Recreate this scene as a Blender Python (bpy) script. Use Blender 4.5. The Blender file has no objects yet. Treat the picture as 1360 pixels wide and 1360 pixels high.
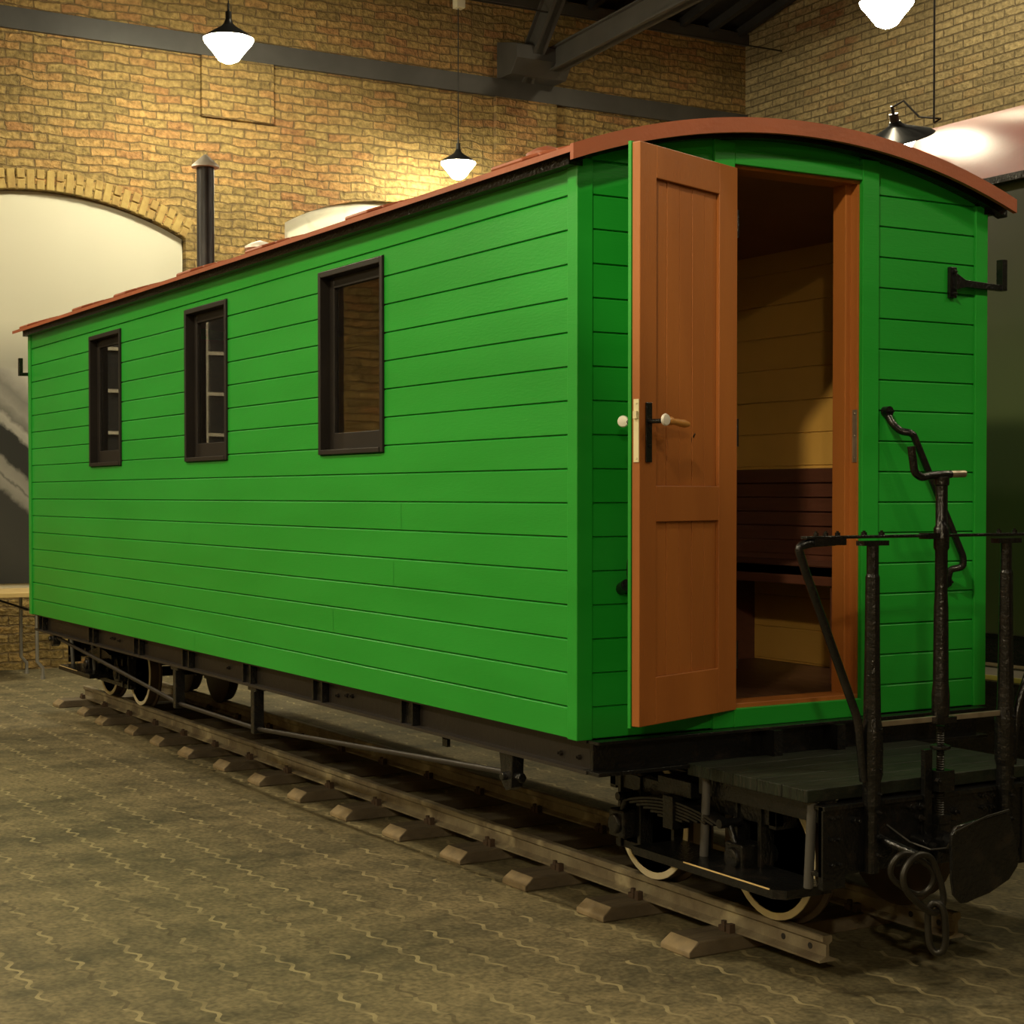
import bpy, bmesh, math, random
from mathutils import Vector, Matrix
random.seed(7)
S = bpy.context.scene
COL = S.collection
PI = math.pi

# ------------------------------------------------------------------ camera
cam_d = bpy.data.cameras.new('camera')
cam = bpy.data.objects.new('camera', cam_d)
COL.objects.link(cam)
S.camera = cam
CAM = Vector((4.78, -3.10, 1.625))
_f = Vector((-.862, .512, 0)).normalized()
_p = 0.02
fw = Vector((_f.x*math.cos(_p), _f.y*math.cos(_p), -math.sin(_p)))
rt = Vector((_f.y, -_f.x, 0)).normalized()
up = rt.cross(fw)
cam.matrix_world = Matrix(((rt.x, up.x, -fw.x, CAM.x), (rt.y, up.y, -fw.y, CAM.y), (rt.z, up.z, -fw.z, CAM.z), (0, 0, 0, 1)))
cam_d.sensor_fit = 'HORIZONTAL'
cam_d.sensor_width = 36.0
cam_d.lens = 36.0*2217/1360
cam_d.shift_y = 22/1360        # principal point a little below the frame's centre
cam_d.clip_end = 100

# ------------------------------------------------------------------ light and exposure
S.view_settings.view_transform = 'Standard'
S.view_settings.look = 'None'
S.view_settings.exposure = 0.0
S.view_settings.gamma = 1.0
W = bpy.data.worlds.new('world'); S.world = W
W.use_nodes = True
W.node_tree.nodes['Background'].inputs[0].default_value = (1.0, .80, .50, 1)
W.node_tree.nodes['Background'].inputs[1].default_value = 0.035

def spot(name, loc, power, ang=150, col=(1, .86, .58), rad=.14, aim=(0, 0, -1)):
    l = bpy.data.lights.new(name, 'SPOT')
    l.energy = power; l.color = col; l.shadow_soft_size = rad
    l.spot_size = math.radians(ang); l.spot_blend = .35
    o = bpy.data.objects.new(name, l); COL.objects.link(o)
    o.location = loc
    o.rotation_euler = Vector(aim).to_track_quat('-Z', 'Y').to_euler()
    return o
# unseen spots out of frame: some inferred from the shadows, others added as fill
spot('unseen_spot', (-0.9, -3.1, 5.45), 620)
spot('unseen_spot', (-5.6, -3.3, 5.45), 480)
spot('unseen_spot', (-0.5, -6.4, 4.6), 420, ang=172)
spot('unseen_spot', (-5.5, -6.4, 4.6), 320, ang=172)
spot('unseen_spot', (-8.2, -1.9, 5.8), 430, ang=176)  # added to brighten the back wall
spot('unseen_spot', (3.0, -2.85, 5.45), 230)
spot('unseen_spot', (8.4, -5.7, 4.8), 900, ang=172)
spot('unseen_spot', (3.0, -2.80, 5.40), 650, ang=22, aim=(-3.9, 4.7, -3.5))  # added narrow beam, brightens the wall inside the doorway
spot('unseen_spot', (2.9, 2.6, 5.45), 125)
spot('unseen_spot', (3.1, 5.0, 5.45), 175)
spot('unseen_spot', (0.6, 4.6, 5.3), 140, ang=176)  # added fill for the right wall
spot('unseen_spot', (-6.0, 7.4, 7.4), 300, ang=170)  # added above the frame to lift the far wall corner
spot('unseen_spot', (-3.0, 2.75, 7.2), 420, ang=75)  # added to light the floor between the two carriages
spot('unseen_spot', (-8.4, 3.2, 7.3), 60, ang=170)  # weak fill added for the upper back wall

# ------------------------------------------------------------------ materials
def new_mat(name):
    m = bpy.data.materials.new(name); m.use_nodes = True
    return m, m.node_tree.nodes, m.node_tree.links, m.node_tree.nodes['Principled BSDF']

def paint(name, c1, c2=None, rough=.5, scale=3.0, metal=0.0, bump=.0, bscale=40, stretch=(1, 1, 1), spec=.5, c3=None, s3=30):
    m, N, L, B = new_mat(name)
    c2 = c2 or tuple(x*.8 for x in c1)
    tc = N.new('ShaderNodeTexCoord'); mp = N.new('ShaderNodeMapping')
    mp.inputs['Scale'].default_value = stretch
    L.new(tc.outputs['Object'], mp.inputs[0])
    n = N.new('ShaderNodeTexNoise'); n.inputs['Scale'].default_value = scale; n.inputs['Detail'].default_value = 6
    L.new(mp.outputs[0], n.inputs['Vector'])
    r = N.new('ShaderNodeValToRGB')
    r.color_ramp.elements[0].position = .33; r.color_ramp.elements[0].color = (*c2, 1)
    r.color_ramp.elements[1].position = .66; r.color_ramp.elements[1].color = (*c1, 1)
    L.new(n.outputs[0], r.inputs[0])
    out = r.outputs[0]
    if c3:
        n3 = N.new('ShaderNodeTexNoise'); n3.inputs['Scale'].default_value = s3; n3.inputs['Detail'].default_value = 8
        L.new(mp.outputs[0], n3.inputs['Vector'])
        r3 = N.new('ShaderNodeValToRGB'); r3.color_ramp.elements[0].position = .56; r3.color_ramp.elements[1].position = .68
        L.new(n3.outputs[0], r3.inputs[0])
        mx = N.new('ShaderNodeMixRGB'); mx.inputs[2].default_value = (*c3, 1)
        L.new(r3.outputs[0], mx.inputs[0]); L.new(out, mx.inputs[1]); out = mx.outputs[0]
    L.new(out, B.inputs['Base Color'])
    B.inputs['Roughness'].default_value = rough
    B.inputs['Metallic'].default_value = metal
    B.inputs['Specular IOR Level'].default_value = spec
    if bump:
        nb = N.new('ShaderNodeTexNoise'); nb.inputs['Scale'].default_value = bscale; nb.inputs['Detail'].default_value = 5
        L.new(mp.outputs[0], nb.inputs['Vector'])
        bp = N.new('ShaderNodeBump'); bp.inputs['Strength'].default_value = bump; bp.inputs['Distance'].default_value = .01
        L.new(nb.outputs[0], bp.inputs['Height']); L.new(bp.outputs[0], B.inputs['Normal'])
    return m

def emit(name, col, s):
    m, N, L, B = new_mat(name)
    B.inputs['Base Color'].default_value = (*col, 1)
    B.inputs['Emission Color'].default_value = (*col, 1)
    B.inputs['Emission Strength'].default_value = s
    return m

M = {}
M['green'] = paint('green_paint', (.013, .268, .024), (.008, .232, .017), rough=.36, scale=1.6, stretch=(.5, .5, 3), bump=.06, bscale=60)
M['green_end'] = M['green']
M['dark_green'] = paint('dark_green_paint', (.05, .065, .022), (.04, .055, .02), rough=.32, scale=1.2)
M['door_brown'] = paint('brown_door_paint', (.33, .108, .021), (.28, .088, .017), rough=.40, scale=2, stretch=(3, 3, .5), bump=.08)
M['roof_red'] = paint('red_brown_roofing', (.30, .078, .028), (.24, .062, .023), rough=.55, scale=3, bump=.15)
M['roof_gloss'] = paint('red_carriage_roof_paint', (.25, .028, .010), (.20, .022, .008), rough=.34, scale=1.5, bump=.2, bscale=3, spec=.22)
M['black'] = paint('black_paint', (.0065, .0065, .0065), (.004, .004, .004), rough=.25, scale=6, bump=.4, bscale=60, c3=(.014, .011, .009), s3=14, spec=.42)
M['sill_brown'] = paint('dark_brown_sill_paint', (.018, .0135, .0105), (.012, .009, .007), rough=.5, scale=4, bump=.15)
M['frame_dark'] = paint('dark_window_paint', (.013, .010, .008), (.009, .007, .006), rough=.5, scale=4, spec=.3)
M['ochre'] = paint('ochre_wall_paint', (.66, .36, .075), (.58, .31, .06), rough=.55, scale=2)
M['bench_wood'] = paint('dark_red_brown_bench', (.11, .036, .018), (.08, .026, .013), rough=.5, scale=5, stretch=(1, 4, 8))
M['int_floor'] = paint('interior_floor_boards', (.09, .038, .018), (.055, .023, .011), rough=.4, scale=5, stretch=(1, 6, 1))
M['int_ceiling'] = paint('interior_ceiling_boards', (.36, .17, .085), (.30, .14, .07), rough=.6)
M['deck'] = paint('worn_dark_green_deck', (.015, .020, .012), (.009, .010, .007), rough=.5, scale=9, stretch=(5, .6, 1), bump=.5, bscale=30, c3=(.026, .024, .017), s3=20, spec=.25)
M['rail'] = paint('rusty_rail_steel', (.27, .232, .15), (.145, .112, .072), rough=.55, scale=7, metal=.15, bump=.35, bscale=50, c3=(.42, .36, .23), s3=6)
M['spike'] = paint('rusty_spike', (.07, .04, .022), (.045, .026, .016), rough=.7, scale=12)
M['sleeper'] = paint('dark_tarred_wood', (.125, .095, .056), (.07, .052, .031), rough=.75, scale=8, stretch=(5, .7, 1), bump=.6, bscale=25)
M['sleeper_cut'] = paint('cut_wood_end', (.25, .185, .095), (.15, .11, .06), rough=.75, scale=12, bump=.3)
M['white_rim'] = paint('white_tyre_paint', (.80, .72, .52), (.70, .62, .44), rough=.5, scale=10)
M['tread'] = paint('brown_wheel_tread', (.09, .06, .035), (.05, .035, .022), rough=.5, metal=.3)
M['steel'] = paint('scuffed_steel', (.40, .34, .25), (.22, .18, .13), rough=.38, metal=.7, scale=12)
M['galv'] = paint('dark_stove_pipe', (.075, .075, .08), (.04, .04, .045), rough=.42, metal=.7, scale=8, stretch=(6, 6, .6))
M['tin'] = paint('pale_tin', (.80, .76, .68), (.7, .66, .58), rough=.45, metal=.2)
M['ivory'] = paint('ivory_lock_metal', (.75, .68, .45), (.65, .58, .36), rough=.35, metal=.3)
M['handle_wood'] = paint('varnished_handle_wood', (.52, .24, .06), (.42, .18, .04), rough=.35, scale=20)
M['white_bar'] = paint('white_glazing_bar', (.75, .70, .56), (.65, .6, .48), rough=.5)
M['paper'] = paint('pale_paper', (.70, .62, .42), (.35, .30, .18), rough=.7, scale=9)
M['plaster'] = paint('cream_plaster', (.74, .70, .56), (.68, .64, .50), rough=.8, scale=2, bump=.08, c3=(.62, .57, .44), s3=5)
M['steel_grey'] = paint('grey_painted_steel', (.070, .066, .060), (.052, .049, .044), rough=.55, scale=3)
M['ceiling'] = paint('dark_ceiling_boards', (.022, .019, .016), (.014, .012, .010), rough=.8)  # very dark brown, slightly uneven
M['table_top'] = paint('pale_laminate', (.62, .45, .20), (.56, .40, .17), rough=.4)
M['table_leg'] = paint('grey_tube', (.32, .31, .29), (.24, .23, .22), rough=.35, metal=.6)
M['yellow'] = paint('yellow_edge_paint', (.55, .46, .10), (.42, .35, .08), rough=.5, scale=9)
M['board_grey'] = paint('grey_running_board', (.16, .14, .10), (.12, .10, .075), rough=.6)
M['enamel_dark'] = paint('dark_enamel', (.03, .033, .035), (.02, .02, .022), rough=.3)
M['enamel_white'] = paint('white_enamel', (.75, .74, .68), (.7, .68, .62), rough=.35)
M['chain'] = paint('dull_chain_iron', (.030, .027, .021), (.016, .014, .011), rough=.4, metal=.5, scale=9)
M['cable'] = paint('black_cable', (.015, .013, .011), rough=.6)
M['bowl'] = emit('glowing_glass_bowl', (1.0, .93, .66), 240)
M['bowl_mid'] = emit('glowing_glass_bowl', (1.0, .93, .66), 110)
M['bowl_dim'] = emit('glowing_bulb_glass', (1.0, .93, .66), 34)
M['box_white'] = paint('cream_junction_box', (.6, .55, .4), rough=.5)

def glass():
    m, N, L, B = new_mat('window_glass')
    B.inputs['Base Color'].default_value = (.85, .84, .78, 1)
    B.inputs['Transmission Weight'].default_value = 1
    B.inputs['Roughness'].default_value = .015
    B.inputs['IOR'].default_value = 1.45
    return m
M['glass'] = glass()

def brick(name, axis, cA, cB, cC, mort, patch=.5, course=.078, length=.27, wobble=.088, lo=.52, hi=1.28):
    """running-bond brickwork; axis = which object axis runs along the wall"""
    m, N, L, B = new_mat(name)
    tc = N.new('ShaderNodeTexCoord')
    sp = N.new('ShaderNodeSeparateXYZ'); L.new(tc.outputs['Object'], sp.inputs[0])
    cb = N.new('ShaderNodeCombineXYZ')
    L.new(sp.outputs[axis], cb.inputs[0]); L.new(sp.outputs[2], cb.inputs[1])
    wob = N.new('ShaderNodeTexNoise'); wob.inputs['Scale'].default_value = 4.0; wob.inputs['Detail'].default_value = 6
    L.new(cb.outputs[0], wob.inputs['Vector'])
    sub = N.new('ShaderNodeVectorMath'); sub.operation = 'SUBTRACT'; sub.inputs[1].default_value = (.5, .5, .5)
    L.new(wob.outputs['Color'], sub.inputs[0])
    sc = N.new('ShaderNodeVectorMath'); sc.operation = 'SCALE'; sc.inputs['Scale'].default_value = wobble
    L.new(sub.outputs[0], sc.inputs[0])
    ad = N.new('ShaderNodeVectorMath'); ad.operation = 'ADD'
    L.new(cb.outputs[0], ad.inputs[0]); L.new(sc.outputs[0], ad.inputs[1])
    br = N.new('ShaderNodeTexBrick')
    br.inputs['Scale'].default_value = 1.0
    br.inputs['Brick Width'].default_value = length
    br.inputs['Row Height'].default_value = course
    br.inputs['Mortar Size'].default_value = .009
    br.inputs['Mortar Smooth'].default_value = .4
    br.inputs['Bias'].default_value = 0
    br.inputs['Color1'].default_value = (0, 0, 0, 1); br.inputs['Color2'].default_value = (1, 1, 1, 1)
    br.inputs['Mortar'].default_value = (.5, .5, .5, 1)
    L.new(ad.outputs[0], br.inputs['Vector'])
    ramp = N.new('ShaderNodeValToRGB')
    e = ramp.color_ramp.elements
    e[0].position = 0.0; e[0].color = (*[c*.75 for c in cA], 1)
    e[1].position = 1.0; e[1].color = (*cC, 1)
    x = e.new(.35); x.color = (*cA, 1)
    x = e.new(.7); x.color = (*cB, 1)
    # patches of redder brick
    pn = N.new('ShaderNodeTexNoise'); pn.inputs['Scale'].default_value = .9; pn.inputs['Detail'].default_value = 5
    L.new(cb.outputs[0], pn.inputs['Vector'])
    mth = N.new('ShaderNodeMath'); mth.operation = 'MULTIPLY_ADD'; mth.inputs[1].default_value = 2.2; mth.inputs[2].default_value = -1.1+patch-.5
    L.new(pn.outputs[0], mth.inputs[0])
    a2 = N.new('ShaderNodeMath'); a2.operation = 'ADD'
    L.new(br.outputs['Color'], a2.inputs[0]); L.new(mth.outputs[0], a2.inputs[1])
    a2.use_clamp = True
    L.new(a2.outputs[0], ramp.inputs[0])
    fn = N.new('ShaderNodeTexNoise'); fn.inputs['Scale'].default_value = 19; fn.inputs['Detail'].default_value = 9
    L.new(cb.outputs[0], fn.inputs['Vector'])
    fr = N.new('ShaderNodeMapRange'); fr.inputs[1].default_value = .3; fr.inputs[2].default_value = .7; fr.inputs[3].default_value = lo; fr.inputs[4].default_value = hi
    L.new(fn.outputs[0], fr.inputs[0])
    mu = N.new('ShaderNodeVectorMath'); mu.operation = 'SCALE'
    L.new(ramp.outputs[0], mu.inputs[0]); L.new(fr.outputs[0], mu.inputs['Scale'])
    mx = N.new('ShaderNodeMixRGB'); mx.inputs[2].default_value = (*mort, 1)
    mf = N.new('ShaderNodeMath'); mf.operation = 'MULTIPLY'; mf.inputs[1].default_value = .78
    L.new(br.outputs['Fac'], mf.inputs[0])
    L.new(mf.outputs[0], mx.inputs[0]); L.new(mu.outputs[0], mx.inputs[1])
    L.new(mx.outputs[0], B.inputs['Base Color'])
    B.inputs['Roughness'].default_value = .85
    hh = N.new('ShaderNodeMath'); hh.operation = 'SUBTRACT'
    L.new(fn.outputs[0], hh.inputs[0]); L.new(br.outputs['Fac'], hh.inputs[1])
    bp = N.new('ShaderNodeBump'); bp.inputs['Strength'].default_value = 1.0; bp.inputs['Distance'].default_value = .035
    L.new(hh.outputs[0], bp.inputs['Height']); L.new(bp.outputs[0], B.inputs['Normal'])
    return m
YA, YB, YC = (.36, .245, .080), (.40, .232, .075), (.33, .165, .058)
M['brick_back'] = brick('old_yellow_brick', 1, YA, YB, YC, (.135, .088, .036), patch=.40, course=.082, length=.26)  # mortar colour darkened to hold the shadow under each brick
M['brick_right'] = brick('pale_yellow_brick', 0, (.42, .33, .16), (.38, .28, .13), (.28, .14, .06), (.12, .09, .05), patch=.22, course=.085, length=.27, wobble=.03, lo=.66, hi=1.2)
M['voussoir'] = paint('yellow_arch_brick', (.42, .30, .095), (.30, .19, .06), rough=.85, scale=9, bump=.6, bscale=30)
M['mortar'] = paint('dark_mortar', (.15, .10, .045), rough=.9)

def paving():
    m, N, L, B = new_mat('interlocking_pavers')
    tc = N.new('ShaderNodeTexCoord'); sp = N.new('ShaderNodeSeparateXYZ'); L.new(tc.outputs['Object'], sp.inputs[0])
    def math_(op, a, b=None, c=None):
        n = N.new('ShaderNodeMath'); n.operation = op
        for i, v in enumerate((a, b, c)):
            if v is None: continue
            if isinstance(v, (int, float)): n.inputs[i].default_value = v
            else: L.new(v, n.inputs[i])
        return n.outputs[0]
    X, Y = sp.outputs[0], sp.outputs[1]
    big = N.new('ShaderNodeTexNoise'); big.inputs['Scale'].default_value = 1.1; big.inputs['Detail'].default_value = 5
    mpb = N.new('ShaderNodeMapping'); mpb.inputs['Scale'].default_value = (2.2, .8, 1); L.new(tc.outputs['Object'], mpb.inputs[0]); L.new(mpb.outputs[0], big.inputs['Vector'])
    fine = N.new('ShaderNodeTexNoise'); fine.inputs['Scale'].default_value = 45; fine.inputs['Detail'].default_value = 6
    L.new(tc.outputs['Object'], fine.inputs['Vector'])
    mid = N.new('ShaderNodeTexNoise'); mid.inputs['Scale'].default_value = 9; mid.inputs['Detail'].default_value = 4
    L.new(tc.outputs['Object'], mid.inputs['Vector'])
    # zigzag along X
    zig = math_('PINGPONG', X, .060)
    zz = math_('MULTIPLY', math_('SINE', math_('MULTIPLY', X, 2*PI/.13)), .0135)
    Yz = math_('ADD', math_('ADD', Y, zz), math_('MULTIPLY', math_('SUBTRACT', mid.outputs[0], .5), .02))
    row = math_('DIVIDE', Yz, .208)
    fr = math_('FRACT', math_('ADD', row, 100.5))
    d = math_('ABSOLUTE', math_('SUBTRACT', fr, .5))         # 0 at a joint
    joint = math_('LESS_THAN', d, math_('MULTIPLY_ADD', fine.outputs[0], .034, .024))
    idx = math_('FLOOR', math_('ADD', row, 100.5))
    odd = math_('MODULO', idx, 2)
    # odd rows: only every other bit of joint is pale
    ph = math_('FRACT', math_('ADD', math_('DIVIDE', X, .36), 50.0))
    dash = math_('LESS_THAN', ph, .58)
    oddmask = math_('MAXIMUM', math_('SUBTRACT', 1.0, odd), dash)
    pale_n = N.new('ShaderNodeTexNoise'); pale_n.inputs['Scale'].default_value = 7; L.new(tc.outputs['Object'], pale_n.inputs['Vector'])
    pm = N.new('ShaderNodeMapRange'); pm.inputs[1].default_value = .25; pm.inputs[2].default_value = .60
    L.new(pale_n.outputs[0], pm.inputs[0])
    pale = math_('MULTIPLY', math_('MULTIPLY', joint, oddmask), pm.outputs[0])
    # thin cross joints along Y, wavy
    Xw = math_('ADD', X, math_('MULTIPLY', math_('PINGPONG', Y, .052), .5))
    Xo = math_('ADD', math_('DIVIDE', Xw, .17), math_('MULTIPLY', odd, .5))
    cx = math_('ABSOLUTE', math_('SUBTRACT', math_('FRACT', math_('ADD', Xo, 100.0)), .5))
    cross = math_('LESS_THAN', cx, .022)
    # colours
    r = N.new('ShaderNodeValToRGB')
    r.color_ramp.elements[0].position = .36; r.color_ramp.elements[0].color = (.066, .058, .031, 1)
    r.color_ramp.elements[1].position = .62; r.color_ramp.elements[1].color = (.180, .146, .076, 1)
    mixn = math_('ADD', math_('MULTIPLY', big.outputs[0], .6), math_('MULTIPLY', mid.outputs[0], .4))
    L.new(mixn, r.inputs[0])
    fm = N.new('ShaderNodeMapRange'); fm.inputs[1].default_value = .3; fm.inputs[2].default_value = .7; fm.inputs[3].default_value = .62; fm.inputs[4].default_value = 1.32
    L.new(fine.outputs[0], fm.inputs[0])
    sc = N.new('ShaderNodeVectorMath'); sc.operation = 'SCALE'; L.new(r.outputs[0], sc.inputs[0]); L.new(fm.outputs[0], sc.inputs['Scale'])
    m1 = N.new('ShaderNodeMixRGB'); m1.inputs[2].default_value = (.05, .038, .02, 1)
    L.new(math_('MULTIPLY', math_('MAXIMUM', math_('MULTIPLY', cross, .6), joint), .5), m1.inputs[0]); L.new(sc.outputs[0], m1.inputs[1])
    m2 = N.new('ShaderNodeMixRGB'); m2.inputs[2].default_value = (.30, .25, .13, 1)
    L.new(math_('MULTIPLY', pale, .85), m2.inputs[0]); L.new(m1.outputs[0], m2.inputs[1])
    L.new(m2.outputs[0], B.inputs['Base Color'])
    B.inputs['Roughness'].default_value = .7; B.inputs['Specular IOR Level'].default_value = .3
    hb = math_('SUBTRACT', math_('MULTIPLY', fine.outputs[0], .25), math_('MAXIMUM', cross, joint))
    hb2 = math_('ADD', hb, math_('MULTIPLY', mid.outputs[0], .6))
    bp = N.new('ShaderNodeBump'); bp.inputs['Strength'].default_value = .5; bp.inputs['Distance'].default_value = .008
    L.new(hb2, bp.inputs['Height']); L.new(bp.outputs[0], B.inputs['Normal'])
    return m
M['paving'] = paving()

def mural():
    """black and white photograph of a railway yard: pale sky, low hills, running tracks and a dark bank"""
    m, N, L, B = new_mat('photograph_print')
    tc = N.new('ShaderNodeTexCoord'); sp = N.new('ShaderNodeSeparateXYZ'); L.new(tc.outputs['Object'], sp.inputs[0])
    def math_(op, a, b=None):
        n = N.new('ShaderNodeMath'); n.operation = op
        for i, v in enumerate((a, b)):
            if v is None: continue
            if isinstance(v, (int, float)): n.inputs[i].default_value = v
            else: L.new(v, n.inputs[i])
        return n.outputs[0]
    Y, Z = sp.outputs[1], sp.outputs[2]
    n = N.new('ShaderNodeTexNoise'); n.inputs['Scale'].default_value = 14; n.inputs['Detail'].default_value = 8
    L.new(tc.outputs['Object'], n.inputs['Vector'])
    # v runs down the print, sheared so the tracks fall to the right
    v = math_('ADD', Z, math_('MULTIPLY', math_('SUBTRACT', Y, .73), .88))
    vj = math_('ADD', v, math_('MULTIPLY', math_('SUBTRACT', n.outputs[0], .5), .10))
    r = N.new('ShaderNodeValToRGB'); r.color_ramp.interpolation = 'LINEAR'
    mr = N.new('ShaderNodeMapRange'); mr.inputs[1].default_value = .77; mr.inputs[2].default_value = 3.0
    L.new(vj, mr.inputs[0]); L.new(mr.outputs[0], r.inputs[0])
    stops = [(0, .02), (.20, .035), (.40, .03), (.43, .20), (.47, .24), (.48, .10), (.49, .24), (.54, .20), (.56, .02), (.68, .018), (.70, .30), (.73, .34), (.75, .14), (.80, .26), (.86, .18), (.90, .28), (1, .26)]
    e = r.color_ramp.elements
    e[0].position = 0; e[1].position = 1
    for p, g in stops[1:-1]:
        x = e.new(p); x.color = (g, g*.94, g*.82, 1)
    e[0].color = (.02, .02, .018, 1); e[-1].color = (.46, .43, .37, 1)
    sky = N.new('ShaderNodeValToRGB')
    se = sky.color_ramp.elements
    se[0].position = 0; se[0].color = (.36, .34, .28, 1)
    se[1].position = 1; se[1].color = (.60, .57, .45, 1)
    ms = N.new('ShaderNodeMapRange'); ms.inputs[1].default_value = 2.86; ms.inputs[2].default_value = 3.25
    L.new(Z, ms.inputs[0]); L.new(ms.outputs[0], sky.inputs[0])
    mk = N.new('ShaderNodeMapRange'); mk.inputs[1].default_value = 2.88; mk.inputs[2].default_value = 2.92
    hz = math_('ADD', Z, math_('MULTIPLY', Y, .12))
    L.new(hz, mk.inputs[0])
    mx = N.new('ShaderNodeMixRGB'); L.new(mk.outputs[0], mx.inputs[0]); L.new(r.outputs[0], mx.inputs[1]); L.new(sky.outputs[0], mx.inputs[2])
    L.new(mx.outputs[0], B.inputs['Base Color']); B.inputs['Roughness'].default_value = .5
    return m
M['mural'] = mural()

# ------------------------------------------------------------------ mesh helpers
class MB:
    def __init__(s): s.bm = bmesh.new()
    def face(s, vs, m=0):
        try:
            f = s.bm.faces.new(vs); f.material_index = m; return f
        except ValueError: return None
    def box(s, x0, x1, y0, y1, z0, z1, m=0, M_=None):
        P = [Vector((x, y, z)) for z in (z0, z1) for y in (y0, y1) for x in (x0, x1)]
        if M_ is not None: P = [M_ @ p for p in P]
        v = [s.bm.verts.new(p) for p in P]
        for q in ((0, 2, 3, 1), (4, 5, 7, 6), (0, 1, 5, 4), (2, 6, 7, 3), (0, 4, 6, 2), (1, 3, 7, 5)):
            s.face([v[i] for i in q], m)
        return s
    def prism(s, pts, axis, a, b, m=0, M_=None):
        """pts 2-D polygon in the plane perpendicular to axis, extruded a..b"""
        def P(u, w, t):
            p = Vector((t, u, w)) if axis == 0 else Vector((u, t, w)) if axis == 1 else Vector((u, w, t))
            return M_ @ p if M_ is not None else p
        A = [s.bm.verts.new(P(u, w, a)) for u, w in pts]
        Bv = [s.bm.verts.new(P(u, w, b)) for u, w in pts]
        s.face(A[::-1], m); s.face(Bv, m)
        n = len(pts)
        for i in range(n): s.face([A[i], A[(i+1) % n], Bv[(i+1) % n], Bv[i]], m)
        return s
    def ring(s, c, ax, r, n, ref=None):
        ax = ax.normalized()
        ref = ref or (Vector((0, 0, 1)) if abs(ax.z) < .9 else Vector((1, 0, 0)))
        u = ax.cross(ref).normalized(); w = ax.cross(u).normalized()
        return [s.bm.verts.new(c+(u*math.cos(2*PI*i/n)+w*math.sin(2*PI*i/n))*r) for i in range(n)]
    def cyl(s, p, q, r, r2=None, n=14, m=0, cap=True):
        p, q = Vector(p), Vector(q); r2 = r if r2 is None else r2
        A = s.ring(p, q-p, r, n); Bv = s.ring(q, q-p, r2, n)
        for i in range(n): s.face([A[i], A[(i+1) % n], Bv[(i+1) % n], Bv[i]], m)
        if cap: s.face(A[::-1], m); s.face(Bv, m)
        return s
    def tube(s, pts, r, n=10, m=0, closed=False):
        pts = [Vector(p) for p in pts]; N_ = len(pts)
        rings = []
        ref = None
        for i, p in enumerate(pts):
            if closed: t = pts[(i+1) % N_]-pts[i-1]
            else: t = pts[min(i+1, N_-1)]-pts[max(i-1, 0)]
            t.normalize()
            if ref is None:
                ref = Vector((0, 0, 1)) if abs(t.z) < .9 else Vector((1, 0, 0))
            u = t.cross(ref).normalized(); w = u.cross(t).normalized(); ref = w
            rr = r[i] if isinstance(r, (list, tuple)) else r
            rings.append([s.bm.verts.new(p+(u*math.cos(2*PI*k/n)+w*math.sin(2*PI*k/n))*rr) for k in range(n)])
        K = N_ if closed else N_-1
        for i in range(K):
            A, Bv = rings[i], rings[(i+1) % N_]
            for k in range(n): s.face([A[k], A[(k+1) % n], Bv[(k+1) % n], Bv[k]], m)
        if not closed: s.face(rings[0][::-1], m); s.face(rings[-1], m)
        return s
    def lathe(s, prof, c, ax=(0, 0, 1), n=28, m=0):
        """prof: (radius, height along ax); open profile"""
        c = Vector(c); ax = Vector(ax).normalized()
        rings = [s.ring(c+ax*h, ax, max(r, .0005), n) for r, h in prof]
        for a, b in zip(rings, rings[1:]):
            for k in range(n): s.face([a[k], a[(k+1) % n], b[(k+1) % n], b[k]], m)
        s.face(rings[0][::-1], m); s.face(rings[-1], m)
        return s
    def ball(s, c, r, m=0, n=10):
        c = Vector(c)
        prof = [(r*math.sin(PI*i/6), -r*math.cos(PI*i/6)) for i in range(7)]
        return s.lathe(prof, c, n=n, m=m)
    def bolt(s, c, ax, r=.012, h=.012, m=0):
        c = Vector(c); ax = Vector(ax).normalized()
        s.cyl(c-ax*.004, c+ax*h, r, n=6, m=m); s.cyl(c+ax*h, c+ax*h*1.7, r*.5, n=8, m=m)
        return s
    def build(s, name, mats, parent=None, smooth=False, bevel=0, label=None, cat=None, group=None, kind=None, origin=None):
        bm = s.bm
        bmesh.ops.recalc_face_normals(bm, faces=bm.faces)
        co = [v.co for v in bm.verts]
        lo = Vector([min(c[i] for c in co) for i in range(3)]); hi = Vector([max(c[i] for c in co) for i in range(3)])
        if origin is None: origin = Vector(((lo.x+hi.x)/2, (lo.y+hi.y)/2, lo.z if parent is None else (lo.z+hi.z)/2))
        origin = Vector(origin)
        if kind == 'structure': origin = Vector((0, 0, 0))
        for v in bm.verts: v.co -= origin
        me = bpy.data.meshes.new(name); bm.to_mesh(me); bm.free()
        if not isinstance(mats, (list, tuple)): mats = [mats]
        for m in mats: me.materials.append(m)
        if smooth:
            for p in me.polygons: p.use_smooth = True
        o = bpy.data.objects.new(name, me); COL.objects.link(o)
        place(o, origin, parent)
        if smooth:
            es = o.modifiers.new('edge_split', 'EDGE_SPLIT'); es.split_angle = math.radians(38)
        if bevel:
            b = o.modifiers.new('bevel', 'BEVEL'); b.width = bevel; b.segments = 2; b.limit_method = 'ANGLE'; b.angle_limit = math.radians(40)
        tag(o, label, cat, group, kind)
        return o

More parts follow.
